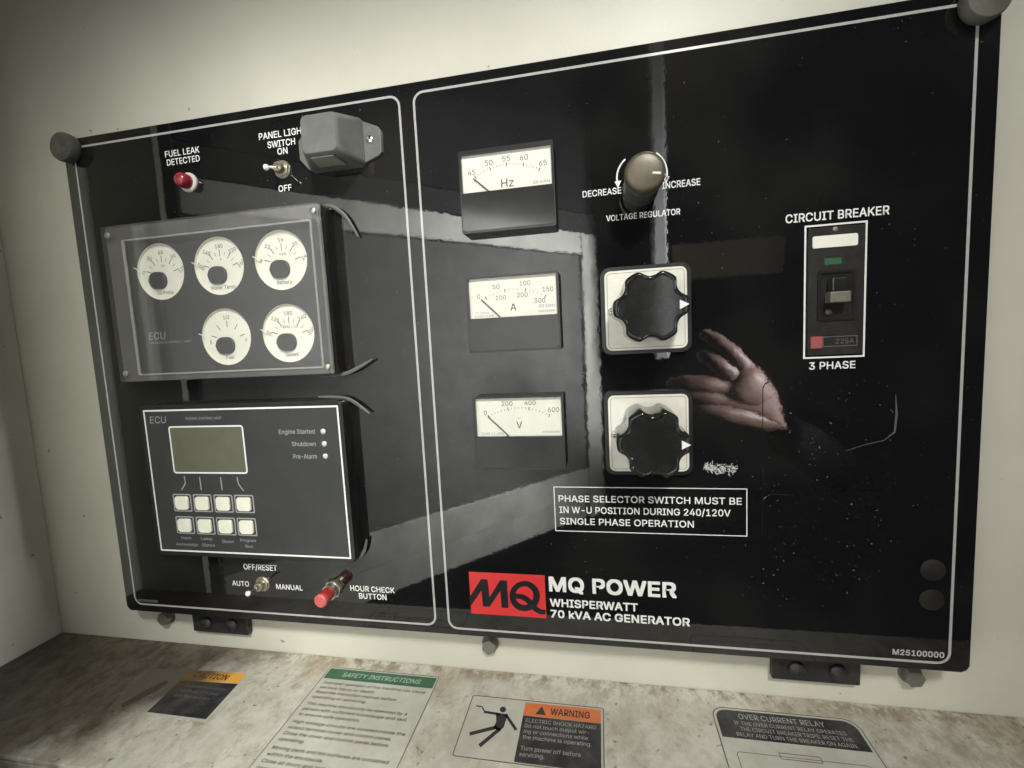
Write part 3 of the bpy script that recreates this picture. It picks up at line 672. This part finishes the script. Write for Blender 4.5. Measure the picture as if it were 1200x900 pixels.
meter('frequency_meter', -54.6, -117.5, -57.6, -86.6, 'square frequency meter marked Hz, topmost of the three meters',
      [('45', 47.2, -70.4, 3.9), ('50', 61.3, -64.7, 4.0), ('55', 75.3, -63.2, 4.0), ('60', 89.3, -64.0, 4.0), ('65', 103.6, -69.7, 4.0)], (75.4, -118.5), 51, 119.8, 60.2, 4, 5, ((48.6, -75.4), (60.8, -86.4)), 'Hz', (75.4, -81.3), 6.2,
      [('GS 60Hz', 108.5, -84.3, 2.3, 'R')])
meter('ammeter', -151.4, -212.2, -152.9, -184.6, 'square ammeter marked A, middle of the three meters',
      [('0', 47.2, -166.9, 3.4), ('50', 61.9, -160.2, 3.5), ('100', 85.4, -158.9, 3.5), ('150', 103.4, -164.8, 3.5), ('100', 65.4, -168.9, 3.5), ('200', 82.9, -167.9, 3.5), ('300', 96.5, -173.2, 3.5)], (75.6, -213.5), 50.2, 116.5, 59.5, 3, 5, ((49.3, -169.4), (64.3, -184.2)), 'A', (75.2, -177.0), 5.6,
      [('GS 60Hz', 108.6, -178.6, 2.3, 'R'), ('YOKOGAWA', 108.6, -182.4, 1.7, 'R'), ('CT 300/5A', 44, -181.0, 1.6, 'L'), ('CLASS 2.5 SHP', 43, -183.6, 1.6, 'L')])
meter('voltmeter', -248.6, -309.2, -249.9, -281.6, 'square voltmeter marked V, lowest of the three meters',
      [('0', 47.2, -262, 3.6), ('200', 65.9, -254.7, 3.7), ('400', 85, -254.4, 3.7), ('600', 103.8, -260.4, 3.7)], (75.2, -308.5), 50, 120, 60, 3, 6, ((49.5, -264.9), (66.8, -282.0)), 'V', (75.3, -272.4), 5.4,
      [('YOKOGAWA', 108, -279.3, 1.7, 'R'), ('CLASS 2.5  60Hz', 43, -280.2, 1.7, 'L'), ('~', 75.3, -268, 3, 'C')])

# ================================================================== voltage regulator knob
bm = BM(); lathe(bm, 176, -93.5, [(13.4, 0), (13.4, -2), (12.8, -6), (12.5, -18), (12.2, -24), (11.6, -25)], 40)
vk = new_obj('regulator_knob', bm, M_knobside, panel, True); vk['label'] = 'round dusty voltage regulator knob'
bm = BM(); lathe(bm, 176, -93.5, [(12.0, -24.4), (13.6, -25.2), (14.0, -32), (13.6, -35.0), (12.4, -36.6), (10.8, -37.2), (6.0, -37.6), (0, -37.8)], 40); new_obj('cap', bm, M_knobtop, vk, True)
bm = BM(); tube(bm, [(180.5, -37.2, -95.2), (185, -36.9, -95.8), (188.9, -34.6, -96.4)], [0.9, 1.1, 0.9], 8); new_obj('pointer', bm, M_tip, vk, True)

# ================================================================== selector switches
def selector(cx, cz, letters, label):
    bm = BM(); prism(bm, rrect(cx - 33.4, cx + 33.4, cz - 33.6, cz + 33.6, 6), 0, -4.5, 0.8)
    o = new_obj('selector_switch', bm, M_blackpl, panel, True); o['label'] = label
    bm = BM(); prism(bm, rrect(cx - 30.3, cx + 30.3, cz - 30.6, cz + 30.6, 4.5), -4.4, -5.4, 0.3); new_obj('dial_plate', bm, M_silver, o, True)
    bm = BM(); border(bm, cx - 28.6, cx + 28.6, cz - 28.9, cz + 28.9, 3, 0.3, -5.5)
    for s, u, v, h in letters: write(bm, s, u, v - h / 2, h, None, 0.0, y=-5.5, align='C')
    new_obj('lettering', bm, M_inkgrey, o, 'keep')
    bm = BM(); lathe(bm, cx - 25.6, cz - 0.2, [(3.0, -5.3), (3.0, -6.3), (2.2, -6.9), (0, -7.0)], 18)
    new_obj('screw', bm, M_metal, o, True)
    bm = BM(); F3 = lambda u, v: (u * K, -0.00705, v * K); stroke(bm, [(cx - 27.6, cz - 0.2), (cx - 23.6, cz - 0.2)], 0.6, F3); stroke(bm, [(cx - 25.6, cz - 2.2), (cx - 25.6, cz + 1.8)], 0.6, F3); new_obj('screw_slot', bm, M_ink, o)
    # lobed knob: six lobes, skirt tapering slightly to the front, shallow dished top
    bm = BM(); n = 144
    def outl(R0, cut=9.0, cen=30.2):
        pts = []
        for i in range(n):
            a = 2 * math.pi * i / n; d = math.radians((math.degrees(a) % 60) - 30); r = R0
            disc = cut ** 2 - (cen * math.sin(d)) ** 2
            if disc > 0: r = min(r, cen * math.cos(d) - math.sqrt(disc) - (25.8 - R0) * 0.9)
            pts.append((cx + r * math.cos(a), cz + r * math.sin(a)))
        for _ in range(2): pts = [tuple((Vector(pts[i - 1]) + Vector(pts[i]) * 2 + Vector(pts[(i + 1) % n])) / 4) for i in range(n)]
        return pts
    prof = [(25.8, -7.0), (25.9, -9), (25.8, -24), (25.6, -40), (25.2, -43.2), (24.4, -44.6), (23.4, -45.1), (22.6, -45.0), (21.8, -44.2)]
    rings = [[bm.verts.new((x * K, y * K, z * K)) for x, z in outl(r0)] for r0, y in prof]
    for P, Q in zip(rings, rings[1:]):
        for i in range(n): bm.faces.new((P[i], P[(i + 1) % n], Q[(i + 1) % n], Q[i]))
    bm.faces.new(rings[-1]); bm.faces.new(rings[0][::-1])
    kb = new_obj('knob', bm, M_knob, o, True)
    bm = BM(); prism(bm, [(cx + 18.4, cz - 3.2), (cx + 24.4, cz), (cx + 18.4, cz + 3.2)], -44.0, -45.4); new_obj('pointer', bm, M_print, o)
    return o
selector(177.3, -185.0, [], 'voltmeter selector switch with black lobed knob, the upper of the two')
selector(177.2, -281.6, [('W', 180.2, -266.3, 3.6), ('U', 158.4, -281.3, 3.6)], 'phase selector switch with black lobed knob, the lower of the two')

# ================================================================== circuit breaker
bm = BM(); prism(bm, rrect(292, 327.5, -225.5, -134.5, 0.8), -0.02, -1.6, 0.5)
cb = new_obj('circuit_breaker', bm, M_brk, panel, True); cb['label'] = 'black three phase circuit breaker in a white outline'
bm = BM(); border(bm, 289.4, 329.8, -228.0, -132.0, 0.3, 1.25, PY); new_obj('outline', bm, M_print, cb)
bm = BM(); prism(bm, rrect(294.0, 323.0, -148.8, -140.4, 1.2), -1.5, -2.2, 0.2); new_obj('name_strip', bm, M_dial, cb, True)
bm = BM(); prism(bm, rrect(302, 313, -161, -156.4, 0.4), -1.5, -1.9, 0.1); new_obj('trip_flag', bm, M_green, cb)
bm = BM(); ring3(bm, rrect(297.5, 322, -200.5, -165, 1.5), rrect(299.5, 320, -198.5, -167, 1.0), -1.4, -3.0); box(bm, 299.5, 320, -1.75, -1.4, -198.5, -167)
new_obj('handle_well', bm, M_blackpl, cb)
bm = BM(); box(bm, 302.2, 315.5, -11, -1.8, -188.5, -180.6, 1.0); hd = new_obj('handle', bm, M_beige, cb)
bm = BM(); box(bm, 304, 313.5, -9.5, -1.8, -180.4, -171, 0.8); new_obj('handle_shoulder', bm, M_blackpl, cb)
bm = BM(); lathe(bm, 304.5, -194.5, [(2.2, -1.9), (2.2, -3.6), (1.5, -4.2), (0, -4.3)], 16); new_obj('test_button', bm, mat('grey_plastic', (0.05, 0.05, 0.05), rough=0.5), cb, True)
bm = BM(); sheet(bm, rrect(293.8, 301.4, -220.4, -211.9), -1.72); new_obj('red_mark', bm, M_redstk, cb)
bm = BM(); border(bm, 301.6, 324.2, -219.6, -212.2, 0.2, 0.5, -1.72); write(bm, '225A', 322, -217.6, 3.4, None, 0.0, y=-1.72, align='R', res=2); new_obj('rating_label', bm, mat('breaker_ink', (0.10, 0.10, 0.095), rough=0.5), cb, 'keep')
bm = BM(); lathe(bm, 308.6, -136.4, [(1.6, -1.5), (1.6, -2.2), (0, -2.4)], 14); new_obj('screw', bm, M_metal, cb, True)

# ================================================================== hinges and bolts on the wall
def hinge(x0, x1, label):
    e = empty('hinge'); e.location = (0, 0, 0); tag(e, label, 'hinge', 'hinges under the panel')
    bm = BM(); box(bm, x0, x1, 17, 23.8, -497.2, -462, 1.0); new_obj('hinge_leaf', bm, M_hinge, e)
    w = x1 - x0
    for f in (0.28, 0.74):
        bm = BM(); lathe(bm, x0 + w * f, -486.0, [(6.6, 17.1), (6.4, 14.6), (4.6, 12.8), (0, 12.2)], 20); new_obj('hinge_screw', bm, M_hinge, e, True)
hinge(-296.5, -229, 'black hinge under the left end of the panel')
hinge(275.2, 341.3, 'black hinge under the right end of the panel')
for x, z, ph, lab in ((-334, -486.5, 0.2, 'small grey hex bolt beside the left hinge'), (31, -488.5, 0.4, 'grey hex bolt under the middle of the panel'), (379.5, -487, 0.1, 'grey hex bolt beside the right hinge')):
    bm = BM(); prism(bm, circ(x, z, 7.2, 6, ph), 23.8, 15.5, 0.8); lathe(bm, x, z, [(8.4, 23.9), (8.4, 22.6), (0, 22.6)], 24)
    tag(new_obj('bolt', bm, M_bolt, None, True), lab, 'bolt', 'bolts along the wall under the panel')

# ================================================================== stickers on the sill
def SF(z): return lambda u, v: (u * K, v * K, z * K)
Z0, Z1, Z2, Z3 = -516.95, -516.72, -516.60, -516.50
def sticker(name, out, material, label):
    bm = BM(); a = [bm.verts.new((x * K, y * K, Z0 * K)) for x, y in out]; b = [bm.verts.new((x * K, y * K, Z1 * K)) for x, y in out]; n = len(out)
    bm.faces.new(b); bm.faces.new(a[::-1])
    for i in range(n): bm.faces.new((a[i], a[(i + 1) % n], b[(i + 1) % n], b[i]))
    o = new_obj(name, bm, material); tag(o, label, 'sticker'); return o
def flat(name, out, z, material, parent):
    bm = BM(); sheet(bm, out, 0, SF(z)); return new_obj(name, bm, material, parent)
def text(parent, lines, z, material, bold=0.004, name='lettering', res=2):
    bm = BM()
    for s, x, y, h in lines: write(bm, s, x, y, h, None, bold, SF(z), res=res)
    return new_obj(name, bm, material, parent, 'keep')
# green safety sheet
s = sticker('safety_sticker', rrect(-131, -16, -112, 9, 2.5), M_stkwhite, 'white safety instructions sticker with a green heading bar on the sill')
bm = BM(); border(bm, -130.6, -16.4, -111, 8.6, 2, 0.8, 0, SF(Z2)); new_obj('border_line', bm, mat('olive_line', (0.12, 0.13, 0.09), rough=0.5), s)
flat('heading_bar', rrect(-128.6, -18.4, -6.4, 6.6, 0.6), Z2, M_stkgreen, s)
bm = BM(); write(bm, 'SAFETY INSTRUCTIONS', -112, -2.7, 5.2, -33, 0.012, SF(Z3), res=2, skew=0.15); new_obj('lettering', bm, mat('pale_green_print', (0.38, 0.50, 0.40), rough=0.5), s, 'keep')
T_ = ['Improper operation of this machine can cause', 'serious injury or death.', 'Read the instruction manual before', 'operating or servicing.', '',
      'This machine should only be operated by a', 'person with sufficient knowledge and skill', 'to ensure safe operation.', '', 'High voltage circuits are located inside the', 'output terminal cover and control panel.', 'Close the cover and control panel before', 'operating.', '',
      'Moving parts and hot surfaces are contained', 'within the enclosure.', 'Close all doors and lock them before', 'operating.']
yy = -13.0; L_ = []
for i, t in enumerate(T_):
    if t == '': yy -= 2.0; continue
    L_.append((t, -125, yy, 3.0)); yy -= 5.8
bm = BM()
for t, x, y, h in L_: write(bm, t, x, y, h, x + len(t) * 2.32, 0.012, SF(Z2), res=2, skew=0.12)
new_obj('body_text', bm, mat('sticker_ink', (0.022, 0.022, 0.02), rough=0.6), s, 'keep')
# warning sticker with the falling figure
s = sticker('warning_sticker', rrect(20.5, 136, -70, -8.5, 3), M_stkwhite, 'sticker with a black falling figure and an orange warning heading on the sill')
bm = BM(); border(bm, 20.9, 135.6, -69.6, -8.9, 2.5, 0.8, 0, SF(Z2)); new_obj('border_line', bm, mat('dark_line', (0.09, 0.085, 0.07), rough=0.5), s)
flat('text_field', rrect(69, 133.2, -68.0, -25.2), Z2, M_stkblack, s); flat('warning_bar', rrect(69, 133.2, -25.0, -11.2), Z2, M_orange, s)
bm = BM(); sheet(bm, [(79, -22.8), (88, -22.8), (83.5, -13.8)], 0, SF(Z3)); write(bm, 'WARNING', 91.5, -21.6, 6.6, 124, 0.02, SF(Z3)); new_obj('heading', bm, M_ink, s, 'keep')
bm = BM()
for t, x1, y in (('ELECTRIC SHOCK HAZARD', 129, -31.5), ('Do not touch output wir-', 124, -36.8), ('ing or connections while', 123, -42.1), ('the machine is operating.', 126, -47.4), ('Turn power off before', 118, -57.4), ('servicing.', 91, -62.7)): write(bm, t, 72, y, 3.4, x1, 0.004, SF(Z3), res=2)
new_obj('body_text', bm, mat('pale_print', (0.33, 0.33, 0.31), rough=0.5), s, 'keep')
def wf(X, Y):
    v = (Y - 340 - 0.065 * (X - 165)) / 330.0; u = (X + 0.2 * (Y - 340) - 165) / 310.0
    return ((22 + 46 * u) * K, (-10.5 - 56 * v) * K, Z2 * K)
bm = BM(); sheet(bm, circ(345, 416, 18, 20), 0, wf); sheet(bm, [(305, 438), (375, 442), (352, 522), (330, 540), (296, 530), (310, 490)], 0, wf)
for P, w in (([(235, 435), (330, 446)], 15), ([(187, 400), (222, 405), (238, 432)], 8), ([(362, 446), (422, 532)], 17), ([(316, 520), (168, 566)], 20), ([(334, 528), (228, 626)], 20)): stroke(bm, P, w, wf)
new_obj('falling_figure', bm, M_ink, s)
# over current relay sticker, rounded
def poly_round(p, r, n=6):
    out = []
    for i in range(len(p)):
        a, b, c = Vector(p[i - 1]), Vector(p[i]), Vector(p[(i + 1) % len(p)])
        u, v = (a - b).normalized() * r, (c - b).normalized() * r
        for k in range(n + 1):
            t = k / n; out.append(tuple((b + u) * (1 - t) ** 2 + b * 2 * t * (1 - t) + (b + v) * t ** 2))
    return out
s = sticker('relay_sticker', rrect(222.5, 332, -100, 5, 11, 8), M_stkwhite, 'rounded white sticker with a black over current relay heading on the sill')
bm = BM(); border(bm, 223.0, 331.5, -99, 4.5, 10.5, 0.8, 0, SF(Z2), 8); new_obj('border_line', bm, bpy.data.materials['dark_line'], s)
o_ = [(225.6, -25.2)] + [(328.9, -25.2)] + [p for p in rrect(225.6, 328.9, -60, 2.0, 9, 8) if p[1] > -25]
flat('heading_field', o_, Z2, M_stkblack, s)
bm = BM(); write(bm, 'OVER CURRENT RELAY', 243, -6.2, 5.0, 306, 0.012, SF(Z3), res=2)
for t, x0, x1, y in (('IF THE OVER CURRENT RELAY OPERATES', 238, 318, -12.2), ('THE CIRCUIT BREAKER TRIPS. RESET THE', 241, 320, -17.6), ('RELAY AND TURN THE BREAKER ON AGAIN.', 237, 321, -23.0)): write(bm, t, x0, y, 3.4, x1, 0.004, SF(Z3), res=2)
new_obj('lettering', bm, bpy.data.materials['pale_print'], s, 'keep')
bm = BM(); border(bm, 232, 322, -90, -37, 3, 0.5, 0, SF(Z2)); border(bm, 262, 290, -39.5, -34.0, 1, 0.6, 0, SF(Z2)); new_obj('diagram', bm, M_inkgrey, s)
# black and yellow caution sticker, half buried in dirt
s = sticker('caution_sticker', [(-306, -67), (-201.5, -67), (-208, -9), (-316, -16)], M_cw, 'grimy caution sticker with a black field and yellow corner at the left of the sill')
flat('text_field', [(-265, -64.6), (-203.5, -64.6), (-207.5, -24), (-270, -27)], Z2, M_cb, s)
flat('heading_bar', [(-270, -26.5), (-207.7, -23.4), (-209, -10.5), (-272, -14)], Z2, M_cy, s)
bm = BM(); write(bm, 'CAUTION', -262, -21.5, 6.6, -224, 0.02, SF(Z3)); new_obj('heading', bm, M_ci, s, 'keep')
bm = BM()
for t, x1, y in (('Do not operate this machine', -213, -33.5), ('with the door or the panel', -216, -39.5), ('open. Keep hands away', -219, -45.5)): write(bm, t, -258, y, 3.2, x1, 0.0, SF(Z3), res=2)
new_obj('body_text', bm, mat('dim_print', (0.14, 0.14, 0.15), rough=0.5), s, 'keep')
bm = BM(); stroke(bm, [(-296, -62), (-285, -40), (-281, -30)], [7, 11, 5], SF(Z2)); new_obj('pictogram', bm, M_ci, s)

# ================================================================== what the glossy panel mirrors: the open door and the photographer's hand
dr = empty('housing_door'); dr.location = (-0.372, -0.135, -0.62)
tag(dr, 'open cream housing door with grey foam lining, mirrored in the panel', 'door')
ang = math.atan2(-0.700 + 0.135, 0.135 + 0.372); dr.rotation_euler = (0, 0, ang)
DL = math.hypot(0.565, 0.507) * 1000
# door local frame: x along the door, +y towards the panel side (left of travel), z up from the door bottom
def dpart(name, x0, x1, y0, y1, z0, z1, material, bev=2.0):
    bm = BM(); box(bm, x0, x1, y0, y1, z0, z1, bev); o = new_obj(name, bm, material); o.parent = dr; return o
dpart('door_skin', 0, DL, -34, -2, 0, 1520, M_doorpaint)  # carried up past its mirrored part to block light at the left
dpart('door_stile', DL - 48, DL - 1, -1.5, 12, 1, 640, M_doorpaint)
dpart('door_rail', 1, DL - 49, -1.5, 12, 594, 640, M_doorpaint)
dpart('door_rail', 1, DL - 49, -1.5, 12, 60, 120, M_doorpaint)
dpart('foam_lining', 1, DL - 50, -1.5, 6, 122, 592, M_foam)
M_lip_shade = mat('lip_shade', (0.035, 0.035, 0.034), rough=0.9, bump=0.4, bscale=60)  # dark colour stands for the shade on the door's outer lip
dpart('door_lip', 1, DL - 1, -1.5, 9, 642, 682, M_lip_shade)
dpart('upper_blocker', 1, DL - 1, -1.5, 4, 685, 1518, mat('blocker_dark', (0.014, 0.014, 0.016), rough=0.9, bump=0.4, bscale=60))  # dark upper door, added only to shade the left walls

bm = BM(); box(bm, 258, 286, -660, -630, -260, 420, 4)
tag(new_obj('post', bm, mat('post_paint', (0.55, 0.56, 0.56), rough=0.6, dust=0.5, vscale=30)), 'pale post standing outside, mirrored above the regulator knob', 'post')
bm = BM(); box(bm, 300, 520, -690, -670, -95, -20, 3)
tag(new_obj('board', bm, mat('brown_board', (0.040, 0.026, 0.011), rough=0.8, var=0.2, vscale=20)), 'brown board outside, mirrored left of the circuit breaker', 'board')

# ---- the photographer's arm, only seen mirrored
def skinned(name, nodes, edges, root, material, parent=None):
    me = bpy.data.meshes.new(name); me.from_pydata([Vector(n[0]) * K for n in nodes], edges, [])
    o = bpy.data.objects.new(name, me); COL.objects.link(o); me.materials.append(material)
    if parent: o.parent = parent
    md = o.modifiers.new('skin', 'SKIN'); md.use_smooth_shade = True
    for i, n in enumerate(nodes):
        v = me.skin_vertices[0].data[i]; v.radius = (n[1] * K, n[1] * K); v.use_root = i == root
    sb = o.modifiers.new('sub', 'SUBSURF'); sb.levels = 2; sb.render_levels = 2
    return o
nodes = [((430, -470, -368), 28), ((408, -456, -336), 35), ((382, -446, -302), 36)]; edges = [(0, 1), (1, 2)]
def chain(pts, frm):
    p = frm
    for c, r in pts: nodes.append((c, r)); edges.append((p, len(nodes) - 1)); p = len(nodes) - 1
chain([((372, -420, -268), 17), ((348, -410, -240), 15), ((325, -412, -220), 13), ((304, -420, -205), 9)], 2)
chain([((352, -418, -278), 17), ((328, -408, -258), 15), ((312, -412, -246), 13), ((300, -422, -240), 9)], 2)
chain([((340, -420, -296), 17), ((306, -410, -290), 15), ((278, -412, -288), 13), ((250, -424, -292), 10)], 2)
chain([((344, -424, -318), 16), ((312, -414, -312), 14), ((284, -416, -306), 12.5), ((256, -424, -304), 9)], 1)
chain([((372, -430, -348), 17), ((338, -418, -340), 15), ((310, -418, -332), 13), ((286, -424, -326), 10)], 0)
pe = skinned('person', nodes, edges, 1, M_skin)
tag(pe, 'bare hand of the photographer in a dark sleeve, mirrored in the panel', 'person')
skinned('sleeve', [((440, -476, -382), 36), ((474, -494, -404), 42), ((530, -540, -440), 44), ((600, -620, -500), 50)], [(0, 1), (1, 2), (2, 3)], 0, M_sleeve, pe)
